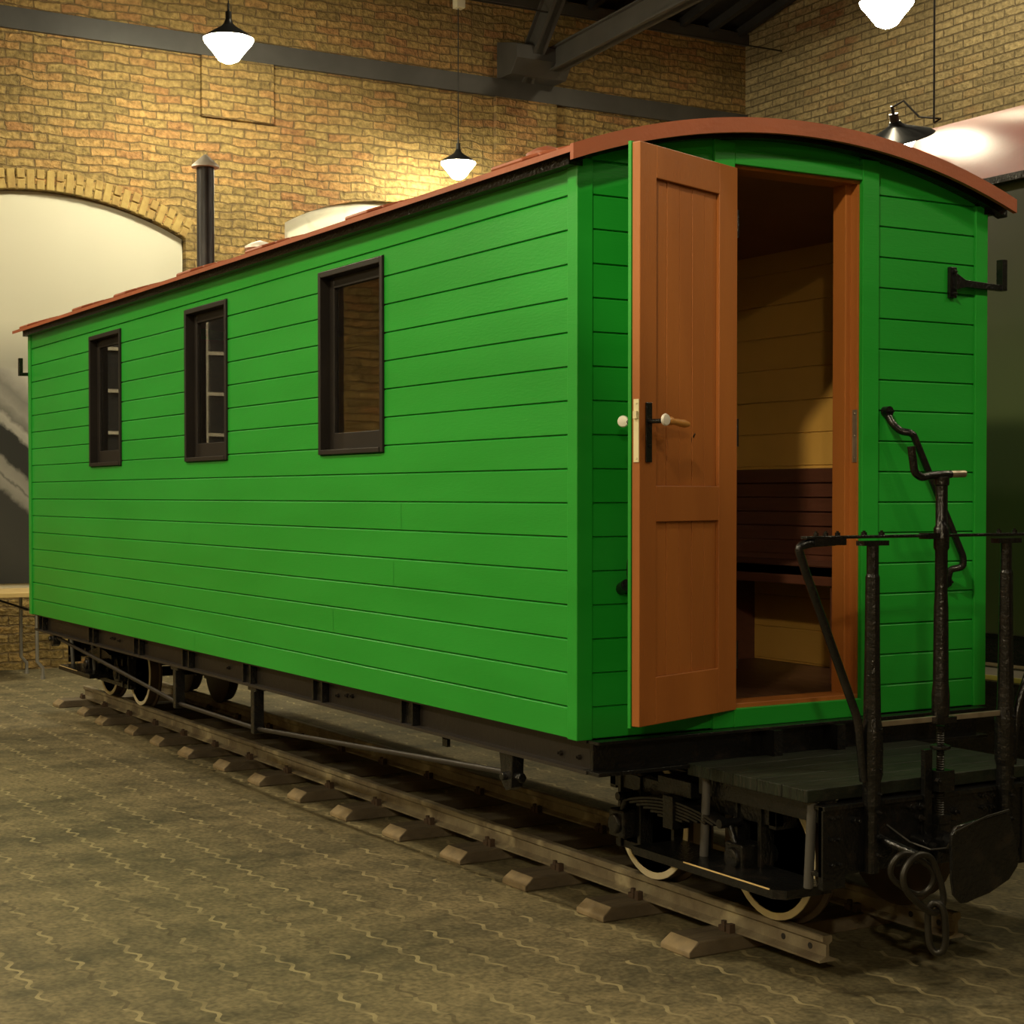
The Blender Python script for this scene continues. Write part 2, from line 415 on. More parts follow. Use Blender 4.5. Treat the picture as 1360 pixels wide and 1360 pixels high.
WORLD = {}
def place(o, origin, parent):
    WORLD[o] = Vector(origin)
    if parent is not None:
        o.parent = parent; o.location = Vector(origin)-WORLD[parent]
    else: o.location = origin
def tag(o, label=None, cat=None, group=None, kind=None):
    if label: o['label'] = label
    if cat: o['category'] = cat
    if group: o['group'] = group
    if kind: o['kind'] = kind
    return o
def empty(name, loc, label, cat, group=None, parent=None):
    o = bpy.data.objects.new(name, None); COL.objects.link(o); o.empty_display_size = .2
    place(o, loc, parent); return tag(o, label, cat, group)
def dup(o, delta, parent=None, label=None):
    """copy of an object with copies of its children, shifted by delta in the world"""
    c = o.copy(); COL.objects.link(c)
    WORLD[c] = WORLD[o]+Vector(delta)
    if parent is not None: c.parent = parent; c.location = WORLD[c]-WORLD[parent]
    else:
        c.parent = None; c.location = WORLD[c]
    if label: c['label'] = label
    for ch in [k for k in COL.objects if k.parent == o]:
        d = ch.copy(); COL.objects.link(d); d.parent = c; WORLD[d] = WORLD[ch]+Vector(delta)
    return c

# ------------------------------------------------------------------ the hall
XB, YR = -10.9, 9.43          # back wall, right wall
XF, YL = 9.5, -7.0
def ceil_z(x): return 7.09+.2*(x-XB)
MB().box(XB-.3, XF, YL, YR+.3, -.2, 0).build('floor', M['paving'], kind='structure')

ARCHES = [(1.10, 1.41, 4.13, .34), (4.75, 1.20, 4.37, .32)]      # centre y, half width, spring z, rise
def arch_z(a, y):
    c, h, z, r = a
    R = (h*h+r*r)/(2*r)
    return z+r-R+math.sqrt(max(R*R-(y-c)**2, 0))
mb = MB()
cuts = [YL]
for a in ARCHES: cuts += [a[0]-a[1]+a[1]*2*i/28 for i in range(29)]
cuts.append(YR)
T = .10                        # depth of the niches
for y0, y1 in zip(cuts, cuts[1:]):
    ym = (y0+y1)/2
    A = next((a for a in ARCHES if abs(ym-a[0]) < a[1]), None)
    ztop = 7.09
    if A is None:
        mb.box(XB-T, XB, y0, y1, 0, ztop)
    else:
        za, zb = arch_z(A, y0), arch_z(A, y1)
        mb.prism([(y0, za), (y1, zb), (y1, ztop), (y0, ztop)], 0, XB-T, XB)
        mb.box(XB-T, XB, y0, y1, 0, .70)
mb.build('wall_back', M['brick_back'], kind='structure')
MB().box(XB-T-.06, XB-T, YL, YR, 0, 7.1).build('wall_back_panel', M['plaster'], kind='structure')
MB().prism([(XB-T, 0), (XF, 0), (XF, ceil_z(XF)), (XB-T, 7.1)], 1, YR, YR+.3).build('wall_right', M['brick_right'], kind='structure')
MB().prism([(XB-T, 0), (XF, 0), (XF, ceil_z(XF)), (XB-T, 7.1)], 1, YL-.2, YL).build('wall_left', M['brick_right'], kind='structure')
MB().box(XF, XF+.2, YL, YR, 0, ceil_z(XF)).build('wall_front', M['brick_back'], kind='structure')
mb = MB()
mb.prism([(XB-.3, 7.09), (XF, ceil_z(XF)), (XF, ceil_z(XF)+.1), (XB-.3, 7.19)], 1, YL, YR)
y = YL+.3
while y < YR:
    mb.prism([(XB, ceil_z(XB)-.09), (XF, ceil_z(XF)-.09), (XF, ceil_z(XF)+.01), (XB, ceil_z(XB)+.01)], 1, y, y+.07); y += .42
mb.build('ceiling', M['ceiling'], kind='structure')
# arch rings of bricks set on edge, and the jamb strips
for k, A in enumerate(ARCHES[:1]):
    c, h, z, r = A; R = (h*h+r*r)/(2*r); zc = z+r-R
    a0 = math.asin(h/R)
    mb = MB(); n = int(2*a0*R/.088)
    for i in range(n):
        t = -a0+(i+.5)*2*a0/n
        mt = Matrix.Translation((XB, c, zc)) @ Matrix.Rotation(-t, 4, 'X')
        j = random.uniform(-.006, .006)
        if i % 2: mb.box(-.05, .012+j, -.036, .036, R+.002, R+.185, M_=mt)
        else:
            mb.box(-.05, .012+j, -.036, .036, R+.002, R+.09, M_=mt); mb.box(-.05, .014-j, -.036, .036, R+.10, R+.19, M_=mt)
    mb.build('trim_%d' % (k+1), M['voussoir'], kind='structure', bevel=.008)
mb = MB()
for yy in (-3.65, -2.60, -.85): mb.box(XB-.02, XB+.05, yy-.022, yy+.022, 1.35, 3.85)
for zz in (1.38, 1.82, 2.22, 2.62, 3.02, 3.42, 3.82): mb.box(XB-.02, XB+.045, -3.65, -.85, zz-.016, zz+.016)
hw = mb.build('window_1', M['white_bar'], kind='structure')
MB().box(XB+.002, XB+.008, -3.65, -.85, 1.35, 3.85).build('window_2', M['enamel_dark'], kind='structure')
# painted steel band along the wall and the wall plate at its head
MB().box(XB, XB+.05, YL, YR, 5.925, 6.12).build('trim_3', M['steel_grey'], kind='structure')
MB().box(XB, XB+.07, YL, YR, 6.93, 7.06).build('trim_4', M['steel_grey'], kind='structure')
# brick pads under the band
for k, (y0, y1, z0) in enumerate(((2.66, 3.42, 5.33), (5.98, 6.76, 5.36))):
    MB().box(XB, XB+.055, y0, y1, z0, 5.925).build('trim_%d' % (k+5), M['brick_back'], kind='structure', bevel=.01)

# roof truss springing from the back wall
tr = empty('roof_truss', (XB, 6.5, 6.1), 'dark grey steel roof truss springing from the back brick wall', 'roof truss')
def beam(name, p, q, w, h, mat, parent=None):
    p, q = Vector(p), Vector(q); d = q-p; L_ = d.length
    mt = Matrix.Translation(p) @ d.to_track_quat('X', 'Z').to_matrix().to_4x4()
    mb = MB()
    t = .02
    mb.box(0, L_, -w/2, w/2, -h/2, -h/2+t, M_=mt); mb.box(0, L_, -w/2, w/2, h/2-t, h/2, M_=mt); mb.box(0, L_, -w/4, w/4, -h/2, h/2, M_=mt)
    return mb.build(name, mat, parent)
beam('tie_beam', (XB+.02, 6.55, 6.30), (XF-.1, 6.55, 7.45), .16, .25, M['steel_grey'], tr)
beam('strut', (XB+.1, 6.30, 6.15), (XB+1.0, 6.30, ceil_z(XB+1.0)-.12), .14, .24, M['steel_grey'], tr)
MB().prism([(XB, 6.12), (XB+.30, 6.12), (XB+.42, 6.27), (XB+.42, 6.42), (XB, 6.52)], 1, 6.02, 6.72).build('bracket', M['steel_grey'], tr, bevel=.01)

# ------------------------------------------------------------------ photograph print, table
A = ARCHES[0]
pts = [(A[0]-A[1]+.02, .80)]+[(A[0]-A[1]+.02+(2*A[1]-.04)*i/30, arch_z(A, A[0]-A[1]+.02+(2*A[1]-.04)*i/30)-.015) for i in range(31)]+[(A[0]+A[1]-.02, .80)]
mb = MB(); mb.prism(pts[::-1], 0, XB-T+.002, XB-T+.03)
mb.build('photo_mural', M['mural'], label='large black and white railway yard photograph filling the left wall arch', cat='mural', origin=(0, 0, 0))

tb = empty('folding_table', (-10.2, .3, 0), 'folding table with pale top and grey tube legs under the photograph', 'table')
MB().box(-10.66, -9.88, -1.0, .96, .735, .775).build('tabletop', M['table_top'], tb, bevel=.004)
for yy in (.80, -.84):
    mb = MB()
    for xx in (-10.53, -9.98):
        mb.tube([(xx, yy, .735), (xx, yy, .16), (xx+.0, yy+.05, .10), (xx, yy+.05, .012)], .016)
        mb.cyl((xx, yy+.05, 0), (xx, yy+.05, .03), .021)
    mb.tube([(-10.53, yy, .6), (-9.98, yy, .6)], .012)
    mb.build('leg_frame', M['table_leg'], tb, smooth=True)
    MB().tube([(-10.26, yy, .60), (-10.26, yy-.38*(1 if yy > 0 else -1), .735)], .010).build('brace', M['cable'], tb)

# ------------------------------------------------------------------ pendant lamps
def lamp(loc, s, top, label, tilt=(0, 0, 1), dark=True, cable_from=None, flat=1.0, bs=1.0, bowl='bowl'):
    loc = Vector(loc); t = Vector(tilt).normalized()
    r = empty('pendant_lamp', loc, label, 'lamp')
    mb = MB()      # shallow spreading shade
    mb.lathe([(r_, h_*flat) for r_, h_ in [(.035*s, .19*s), (.045*s, .16*s), (.07*s, .13*s), (.22*s, .035*s), (.245*s, .0), (.235*s, .0), (.21*s, .022*s), (.06*s, .11*s), (.02*s, .11*s)]], loc, t)
    mb.build('lamp_shade', M['enamel_dark'] if dark else M['enamel_white'], r, smooth=True)
    mb = MB(); mb.lathe([(.243*s*bs, .006*s*flat), (.225*s*bs, -.03*s*bs), (.15*s*bs, -.12*s*bs), (.095*s*bs, -.195*s*bs), (.03*s*bs, -.225*s*bs)], loc, t)
    mb.build('glass_bowl', M[bowl], r, smooth=True)
    mb = MB(); mb.cyl(loc+t*.18*s*flat, loc+t*.27*s*flat, .03*s); mb.tube([loc+t*.27*s*flat, loc+t*.32*s*flat, loc+t*.35*s*flat], .012*s)
    mb.build('lamp_holder', M['enamel_dark'], r, smooth=True)
    st = Vector(cable_from) if cable_from else loc+t*.34*s
    if cable_from:
        MB().tube([loc+t*.34*s*flat, loc+t*.36*s*flat+Vector((.05, .04, .02)), loc.lerp(st, .6)+Vector((0, 0, .07)), st+Vector((.03, .02, .02)), st], .006, n=6).build('slack_cable', M['cable'], r)
    MB().tube([st, Vector((st.x, st.y, (st.z+top)/2)), Vector((st.x, st.y, top))], .006, n=6).build('cable', M['cable'], r)
    return r
lamp((-9.3, 2.34, 5.66), .92, ceil_z(-9.3)-.1, 'glowing pendant lamp high before the back wall, left of the stove pipe top')
lamp((-10.2, 5.16, 5.01), .74, 6.577, 'small glowing pendant lamp close to the back wall above the carriage roof')
lamp((-3.3, 4.51, 4.80), .72, ceil_z(-3.3)-.1, 'glowing pendant lamp hanging in front of the right brick wall', bowl='bowl_mid')
lamp((-2.24, 3.60, 3.632), .86, ceil_z(-2)-.1, 'tilted pendant lamp with dark shade just above the red carriage roof', tilt=(.15, -.40, 1), dark=True, cable_from=(-1.96, 3.60, 3.67), flat=.62, bs=.55, bowl='bowl_dim')
mb = MB(); mb.box(-10.25, -10.15, 5.12, 5.22, 6.58, 6.70)
jb = mb.build('junction_box', M['box_white'], label='small cream junction box on the high cable above the small lamp', cat='junction box', bevel=.008)
mb = MB(); mb.tube([(-10.2, -2.0, 6.72), (-10.2, 2.0, 6.69), (-10.2, 5.17, 6.69), (-10.2, 9.4, 6.72)], .009, n=6)
mb.build('overhead_cable', M['cable'], label='thin cable stretched along the back wall above the steel band', cat='cable')

# ------------------------------------------------------------------ track
GC = .965
def rail_mesh(name, yc, label):
    prof = [(-.035, 0), (.035, 0), (.035, .008), (.008, .018), (.006, .058), (.020, .068), (.020, .086), (.015, .09), (-.015, .09), (-.020, .086), (-.020, .068), (-.006, .058), (-.008, .018), (-.035, .008)]
    mb = MB(); mb.prism([(yc+a, .055+b) for a, b in prof], 0, -8.05, .52)
    r = mb.build(name, M['rail'], label=label, cat='rail', group='rails under the green carriage')
    for sx in SLX:
        for sg in (-1, 1):
            m2 = MB(); yy = yc+sg*.047
            m2.box(sx-.030, sx+.005, yy-.012, yy+.014, .0553, .075); m2.cyl((sx-.012, yy, .07), (sx-.012, yy, .092), .011, n=6)
            m2.box(sx+.018, sx+.040, yy-.014, yy+.010, .0553, .088)
            m2.build('rail_spike', M['spike'], r)
    # fish-bolt holes at the end
    for hx in (.30, .44):
        m2 = MB(); m2.cyl((hx, yc-.0085, .093), (hx, yc+.0085, .093), .011, n=14); m2.build('bolt_hole', M['cable'], r)
    return r
SLX = [.03-.572*i for i in range(15)]
rail_mesh('track_rail', .665, 'rusty steel rail on the near side of the track, its sawn end in the foreground')
rail_mesh('track_rail', 1.265, 'rusty steel rail on the far side of the track, mostly under the carriage')
ords = ['first', 'second', 'third', 'fourth', 'fifth', 'sixth', 'seventh', 'eighth', 'ninth', 'tenth', 'eleventh', 'twelfth', 'thirteenth', 'fourteenth', 'fifteenth']
for i, sx in enumerate(SLX):
    sx -= .018; w = .093+random.uniform(-.006, .006); L0 = .42+random.uniform(-.02, .02); L1 = 1.51+random.uniform(-.02, .02); h = .055
    mb = MB(); b = mb.bm
    e = .042
    # bevelled ends: bottom full, top shorter
    P = {}
    for sxn in (-1, 1):
        P[sxn] = [b.verts.new((sx+sxn*w, L0, 0)), b.verts.new((sx+sxn*w, L0, .022)), b.verts.new((sx+sxn*w*.94, L0+e, h)), b.verts.new((sx+sxn*w*.94, L1-e, h)), b.verts.new((sx+sxn*w, L1, .022)), b.verts.new((sx+sxn*w, L1, 0))]
    mb.face(P[-1]); mb.face(P[1][::-1])
    for k in range(6):
        mb.face([P[-1][k], P[1][k], P[1][(k+1) % 6], P[-1][(k+1) % 6]], 1 if k in (0, 1, 3, 4) else 0)
    mb.build('railway_sleeper', [M['sleeper'], M['sleeper_cut']], label='dark wooden sleeper with pale sawn end, %s from the sawn near end of the rails' % ords[i], cat='sleeper', group='sleepers under the rails', bevel=.006)

# ------------------------------------------------------------------ green carriage
LC, WC = 7.105, 1.93
ZB, ZT = .785, 2.77
def roof_top(y):
    R = 3.044
    return 2.975-R+math.sqrt(R*R-(y-GC)**2)
car = empty('railway_carriage', (-LC/2, GC, .055), 'green planked narrow railway carriage with a curved red-brown roof and open brown door', 'carriage')
WIN = [(-2.13, -1.48), (-3.89, -3.27), (-5.65, -5.015)]
WZ0, WZ1 = 1.805, 2.622
LINES = [.895+.1171*i for i in range(17)]

def plank_cols(mb, P, samples, z0, z1f, g=.004, dep=.009):
    """front of one plank in the wall plane; P(u, depth, z) -> point, z1f(u) top"""
    prev = None
    for u in samples:
        zt = z1f(u)
        if zt-z0 < .012: cur = None
        else: cur = [mb.bm.verts.new(P(u, dep, z0+.0008)), mb.bm.verts.new(P(u, 0, z0+g)), mb.bm.verts.new(P(u, 0, zt-g*1.5)), mb.bm.verts.new(P(u, dep*.72, zt-.0008))]
        if prev and cur:
            for i in range(3): mb.face([prev[i], cur[i], cur[i+1], prev[i+1]])
        prev = cur

def segs(a, b, holes):
    out = []; x = a
    for h0, h1 in sorted(holes):
        if h0 > x: out.append((x, h0))
        x = max(x, h1)
    if x < b: out.append((x, b))
    return out

def side_wall(yout, inward, name, wins):
    mb = MB()
    P = lambda u, d, z: Vector((u, yout+inward*d, z))
    zs = [ZB]+[z for z in LINES if z < ZT-.02]+[ZT]
    for z0, z1 in zip(zs, zs[1:]):
        if wins and z1 > WZ0 and z0 < WZ1:
            for a, b in segs(-LC+.05, -.05, wins): plank_cols(mb, P, [a, b], z0, lambda u: z1)
            for a, b in wins:
                if z0 < WZ0: plank_cols(mb, P, [a, b], z0, lambda u: WZ0)
                if z1 > WZ1: plank_cols(mb, P, [a, b], WZ1, lambda u: z1)
            continue
        a, b = -LC+.05, -.05
        if random.random() < .6:     # butt joint
            j = random.uniform(a+.6, b-.6); parts = [(a, j-.0012), (j+.0012, b)]
        else: parts = [(a, b)]
        for q0, q1 in parts: plank_cols(mb, P, [q0, q1], z0, lambda u: z1)
    # backing behind the grooves
    ylo, yhi = sorted((yout+inward*.010, yout+inward*.05))
    mb.box(-LC, 0, ylo, yhi, ZB, WZ0 if wins else ZT)
    if wins:
        mb.box(-LC, 0, ylo, yhi, WZ1, ZT)
        for a, b in segs(-LC, 0, wins): mb.box(a, b, ylo, yhi, WZ0, WZ1)
    return mb.build(name, M['green'], car)
side_wall(0, 1, 'side_wall', WIN)
side_wall(WC, -1, 'side_wall', [])

DY0, DY1, DZ0, DZ1 = .668, 1.27, .865, 2.815
TY0, TY1 = .571, 1.358
def arc_in(y): return roof_top(y)-.045
def end_wall(xout, inward, name, door):
    mb = MB()
    P = lambda u, d, z: Vector((xout+inward*d, u, z))
    zs = [ZB]+LINES+[3.0]
    for z0, z1 in zip(zs, zs[1:]):
        sg = [(.055, TY0), (TY1, WC-.055)] if door and z0 < 2.83 else [(.055, WC-.055)]
        for a, b in sg:
            n = 14
            plank_cols(mb, P, [a+(b-a)*i/n for i in range(n+1)], z0, lambda u: min(z1, arc_in(u)))
    n = 26
    xs = sorted((xout+inward*.010, xout+inward*.05))
    cols = sorted({WC*i/n for i in range(n+1)} | ({DY0, DY1} if door else set()))
    for a, b in zip(cols, cols[1:]):
        mid = (a+b)/2
        if door and DY0 < mid < DY1:
            mb.box(xs[0], xs[1], a, b, ZB, DZ0-.01)
            zz = DZ1
        else: zz = ZB
        mb.prism([(a, zz), (b, zz), (b, arc_in(b)), (a, arc_in(a))], 0, xs[0], xs[1])
    return mb.build(name, M['green'], car)
end_wall(0, -1, 'end_wall', True)
end_wall(-LC, 1, 'end_wall', False)
# corner boards, L-shaped
for cx, sx in ((0, -1), (-LC, 1)):
    for cy, sy in ((0, 1), (WC, -1)):
        o = .010
        z1 = arc_in(.0)-.002
        pts = [(cx-sx*o, cy-sy*o), (cx+sx*.052, cy-sy*o), (cx+sx*.052, cy+sy*.004), (cx+sx*.004, cy+sy*.004), (cx+sx*.004, cy+sy*.055), (cx-sx*o, cy+sy*.055)]
        MB().prism(pts, 2, ZB, z1).build('corner_board', M['green'], car, bevel=.003)
# door surround
mb = MB()
mb.box(-.01, .014, TY0, DY0-.004, ZB, arc_in(TY0)-.01)
mb.box(-.01, .014, DY1+.004, TY1, ZB, arc_in(TY1)-.01)
mb.box(-.01, .013, DY0-.004, DY1+.004, DZ1, DZ1+.055)
mb.box(-.01, .016, DY0-.004, DY1+.004, ZB, DZ0-.012)
mb.build('door_surround', M['green'], car, bevel=.003)
mb = MB()
mb.box(-.115, -.005, DY1-.004, DY1+.03, DZ0, DZ1); mb.box(-.115, -.045, DY1-.03, DY1, DZ0, DZ1)
mb.box(-.115, -.005, DY0-.03, DY0+.004, DZ0, DZ1); mb.box(-.115, -.005, DY0, DY1, DZ1-.012, DZ1+.02)
mb.box(-.115, .0, DY0, DY1, DZ0-.02, DZ0+.004)
df = mb.build('door_frame', M['door_brown'], car, bevel=.002)
mb = MB(); mb.box(-.030, -.006, DY1-.0065, DY1-.003, 1.75, 1.95)
for z in (1.765, 1.85, 1.935): mb.cyl((-.018, DY1-.009, z), (-.018, DY1-.004, z), .004, n=8)
mb.build('strike_plate', M['steel'], df)

# roof
mb = MB()
NR = 28; YA0, YA1 = -.08, 2.01
ys = [YA0+(YA1-YA0)*i/NR for i in range(NR+1)]
for a, b in zip(ys, ys[1:]):
    mb.prism([(a, roof_top(a)-.020), (b, roof_top(b)-.020), (b, roof_top(b)), (a, roof_top(a))], 0, -LC-.16, .075)
roof = mb.build('roof', M['roof_red'], car)
mb = MB()
for a, b in zip(ys, ys[1:]):
    mb.prism([(a, roof_top(a)-.047), (b, roof_top(b)-.047), (b, roof_top(b)+.006), (a, roof_top(a)+.006)], 0, .075, .095)
mb.build('fascia_board', M['roof_red'], roof)
for xr in (-6.88, -5.58, -4.72, -3.62, -2.64, -1.50, -.26):     # raised laps of the roofing
    mb = MB()
    for a, b in zip(ys, ys[1:]):
        lift = .015
        mb.prism([(a, roof_top(a)-.002), (b, roof_top(b)-.002), (b, roof_top(b)+lift), (a, roof_top(a)+lift)], 0, xr-.20, xr+.02)
    mb.build('roof_batten', M['roof_red'], roof, bevel=.008)
# dark cove under the roof at the end
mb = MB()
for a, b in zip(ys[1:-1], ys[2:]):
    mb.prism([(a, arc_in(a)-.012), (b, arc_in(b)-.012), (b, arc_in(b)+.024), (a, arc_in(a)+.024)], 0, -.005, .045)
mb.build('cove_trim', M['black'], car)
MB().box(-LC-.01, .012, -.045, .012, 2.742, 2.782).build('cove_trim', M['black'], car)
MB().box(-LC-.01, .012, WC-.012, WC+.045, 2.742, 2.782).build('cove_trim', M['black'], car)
# stove pipe and roof vents
mb = MB(); px, py = -4.93, .5
mb.cyl((px, py, roof_top(py)-.03), (px, py, 3.63), .053, n=24); mb.cyl((px, py, roof_top(py)-.02), (px, py, roof_top(py)+.03), .075, n=24)
sp_ = mb.build('stove_pipe', M['galv'], car, smooth=True)
mb = MB(); mb.lathe([(.085, 3.615), (.082, 3.628), (.045, 3.662), (.006, 3.695)], (px, py, 0)); mb.build('pipe_cap', M['tin'], sp_, smooth=True)
def vent(x, y, mat, dz):
    z = roof_top(y)-dz
    mb = MB(); mb.cyl((x, y, z-.02), (x, y, z+.10), .042, n=20); v = mb.build('roof_vent', M['roof_red'], car, smooth=True)
    mb = MB(); mb.lathe([(.088, z+.085), (.086, z+.098), (.05, z+.118), (.006, z+.132)], (x, y, 0)); mb.build('vent_cap', mat, v, smooth=True)
vent(-4.06, .5, M['tin'], .012); vent(-1.0, .5, M['roof_red'], .028)

# windows of the near side
for a, b in WIN:
    mb = MB(); t = .026
    y0, y1 = -.012, .075
    mb.box(a, a+t, y0, y1, WZ0, WZ1); mb.box(b-t, b, y0, y1, WZ0, WZ1)
    mb.box(a+t, b-t, y0, y1, WZ1-t, WZ1); mb.box(a+t, b-t, y0-.004, y1, WZ0, WZ0+.022)
    w = mb.build('window', M['frame_dark'], car, bevel=.003)
    mb = MB(); s = .048; a2, b2, c2, d2 = a+t, b-t, WZ0+.022, WZ1-t
    mb.box(a2, a2+s, .035, .062, c2, d2); mb.box(b2-s, b2, .035, .062, c2, d2)
    mb.box(a2+s, b2-s, .035, .062, d2-s, d2); mb.box(a2+s, b2-s, .035, .062, c2, c2+.075)
    mb.build('sash', M['frame_dark'], w, bevel=.003)
    MB().box(a2+s-.005, b2-s+.005, .047, .051, c2+.07, d2-s+.005).build('window_pane', M['glass'], w)

# door leaf: hinged at the left jamb and swung almost flat against the end wall
th = math.radians(19.5)
dd = Vector((math.sin(th), -math.cos(th), 0)); dn = Vector((math.cos(th), math.sin(th), 0))
DM = Matrix(((dd.x, dn.x, 0, .02), (dd.y, dn.y, 0, .67), (0, 0, 1, 0), (0, 0, 0, 1)))   # local: s along leaf, n towards viewer, z
dr = empty('door', (.02, .67, .85), None, None, parent=car)
mb = MB(); LW, LZ0, LZ1 = .602, .850, 2.80
def leafbox(mb, s0, s1, n0, n1, z0, z1, m=0): mb.box(s0, s1, n0, n1, z0, z1, m=m, M_=DM)
for s0, s1, z0, z1 in ((0, .118, LZ0, LZ1), (.506, LW, LZ0, LZ1), (.118, .506, 2.69, LZ1), (.118, .506, 1.535, 1.657), (.118, .506, LZ0, 1.010)):
    leafbox(mb, s0, s1, -.033, 0, z0, z1)
mb.build('door_leaf', M['door_brown'], dr, bevel=.0025)
for z0, z1 in ((1.657, 2.69), (1.010, 1.535)):
    mb = MB()
    for i in range(5):
        w = (.506-.118)/5
        leafbox(mb, .118+i*w+.0012, .118+(i+1)*w-.0012, -.028, -.013+(.001 if i % 2 else 0), z0, z1)
    leafbox(mb, .118, .506, -.030, -.016, z0, z1)
    mb.build('door_panel', M['door_brown'], dr, bevel=.0015)
mb = MB(); leafbox(mb, -.004, LW+.004, -.046, -.034, LZ0-.006, LZ1+.004)
tag(mb.build('outer_skin', M['green'], dr), 'green painted outer face')
# lock and handles (all on the leaf, so parts of the door)
mb = MB(); leafbox(mb, LW, LW+.003, -.024, -.003, 1.735, 1.945)
def dp(s, n, z): return DM @ Vector((s, n, z))
for z in (1.748, 1.932): mb.cyl(dp(LW+.002, -.013, z), dp(LW+.005, -.013, z), .004, n=8)
leafbox(mb, LW, LW+.011, -.021, -.007, 1.88, 1.905)
tag(mb.build('lock_edge_plate', M['ivory'], dr), 'cream metal lock plate let into the door edge')
mb = MB(); leafbox(mb, .540, .572, 0, .007, 1.735, 1.935); mb.cyl(dp(.556, .005, 1.79), dp(.556, .010, 1.79), .006, n=10)
tag(mb.build('handle_plate', M['black'], dr, bevel=.002), 'black handle plate')
mb = MB(); mb.tube([dp(.556, .005, 1.872), dp(.552, .045, 1.872), dp(.530, .058, 1.874)], .008)
hs = mb.build('handle_spindle', M['black'], dr, smooth=True)
mb = MB(); mb.lathe([(.019, 0), (.021, .004), (.018, .010), (.008, .012)], dp(.545, .060, 1.876), (dn.x-.5*dd.x+.55, dn.y-.5*dd.y-.5, 0)); mb.build('handle_boss', M['tin'], dr, smooth=True)
mb = MB(); mb.tube([dp(.525, .058, 1.873), dp(.505, .058, 1.873), dp(.49, .058, 1.872), dp(.46, .056, 1.870), dp(.42, .054, 1.867), dp(.395, .053, 1.866)], [.013, .015, .010, .012, .014, .009], n=14)
tag(mb.build('door_handle', M['handle_wood'], dr, smooth=True), 'turned wooden lever handle')
mb = MB(); mb.tube([dp(.556, -.046, 1.872), dp(.556, -.095, 1.872)], .009)
mb.build('handle_spindle', M['black'], dr, smooth=True)
mb = MB(); mb.lathe([(.017, 0), (.02, .004), (.017, .010), (.006, .012)], dp(.560, -.098, 1.874), (.7, -.7, 0)); mb.build('handle_boss', M['tin'], dr, smooth=True)
for z in (1.05, 1.85, 2.6):
    MB().cyl((.012, .674, z-.05), (.012, .674, z+.05), .008, n=10).build('hinge', M['black'], dr)

# interior
mb = MB()
zs = [.87+.148*i for i in range(14)]
for z0, z1 in zip(zs, zs[1:]):
    z1 = min(z1, 2.83)
    if z1-z0 > .02: plank_cols(mb, lambda u, d, z: Vector((u, 1.871+d*.8, z)), [-LC+.06, -.06], z0, lambda u: z1, g=.003, dep=.006)
mb.box(-LC+.06, -.06, 1.8762, 1.8792, .855, 2.84)
mb.build('interior_wall', M['ochre'], car)
mb = MB()
for a, b in zip(ys[2:-2], ys[3:-1]): mb.prism([(a, roof_top(a)-.10), (b, roof_top(b)-.10), (b, roof_top(b)-.085), (a, roof_top(a)-.085)], 0, -LC+.06, -.06)
mb.build('interior_ceiling', M['int_ceiling'], car)
mb = MB()
for i in range(18): mb.box(-LC+.06, -.06, .06+.1014*i, .06+.1014*i+.100, .84, .862)
mb.build('interior_floor', M['int_floor'], car, bevel=.001)
mb = MB(); mb.box(-LC+.052, -LC+.06, .06, 1.87, .86, 2.78); mb.build('interior_end_wall', M['bench_wood'], car)
# bench along the far wall
bn = empty('bench', (-1.7, 1.6, .862), None, None, parent=car)
mb = MB()
for i in range(6): mb.box(-3.2, -.30, 1.857-.002*i, 1.871-.002*i, 1.36+.0645*i, 1.36+.0645*(i+1)-.007)
mb.box(-3.2, -.30, 1.862, 1.870, 1.30, 1.745)
mb.build('backrest', M['bench_wood'], bn, bevel=.001)
mb = MB(); mb.box(-3.2, -.30, 1.45, 1.86, 1.29, 1.335); mb.box(-3.2, -.30, 1.45, 1.475, 1.255, 1.335); mb.build('seat', M['bench_wood'], bn, bevel=.004)
for bx in (-.372, -3.18): MB().box(bx, bx+.055, 1.46, 1.50, .862, 1.29).build('leg', M['bench_wood'], bn)
MB().box(-1.4, -1.36, 1.46, 1.87, .862, 1.29).build('leg', M['bench_wood'], bn)
mb = MB()
for x in (-2.62,): mb.box(x-.02, x+.02, 1.0, 1.87, .862, 2.75)
mb.build('partition', M['ochre'], car)

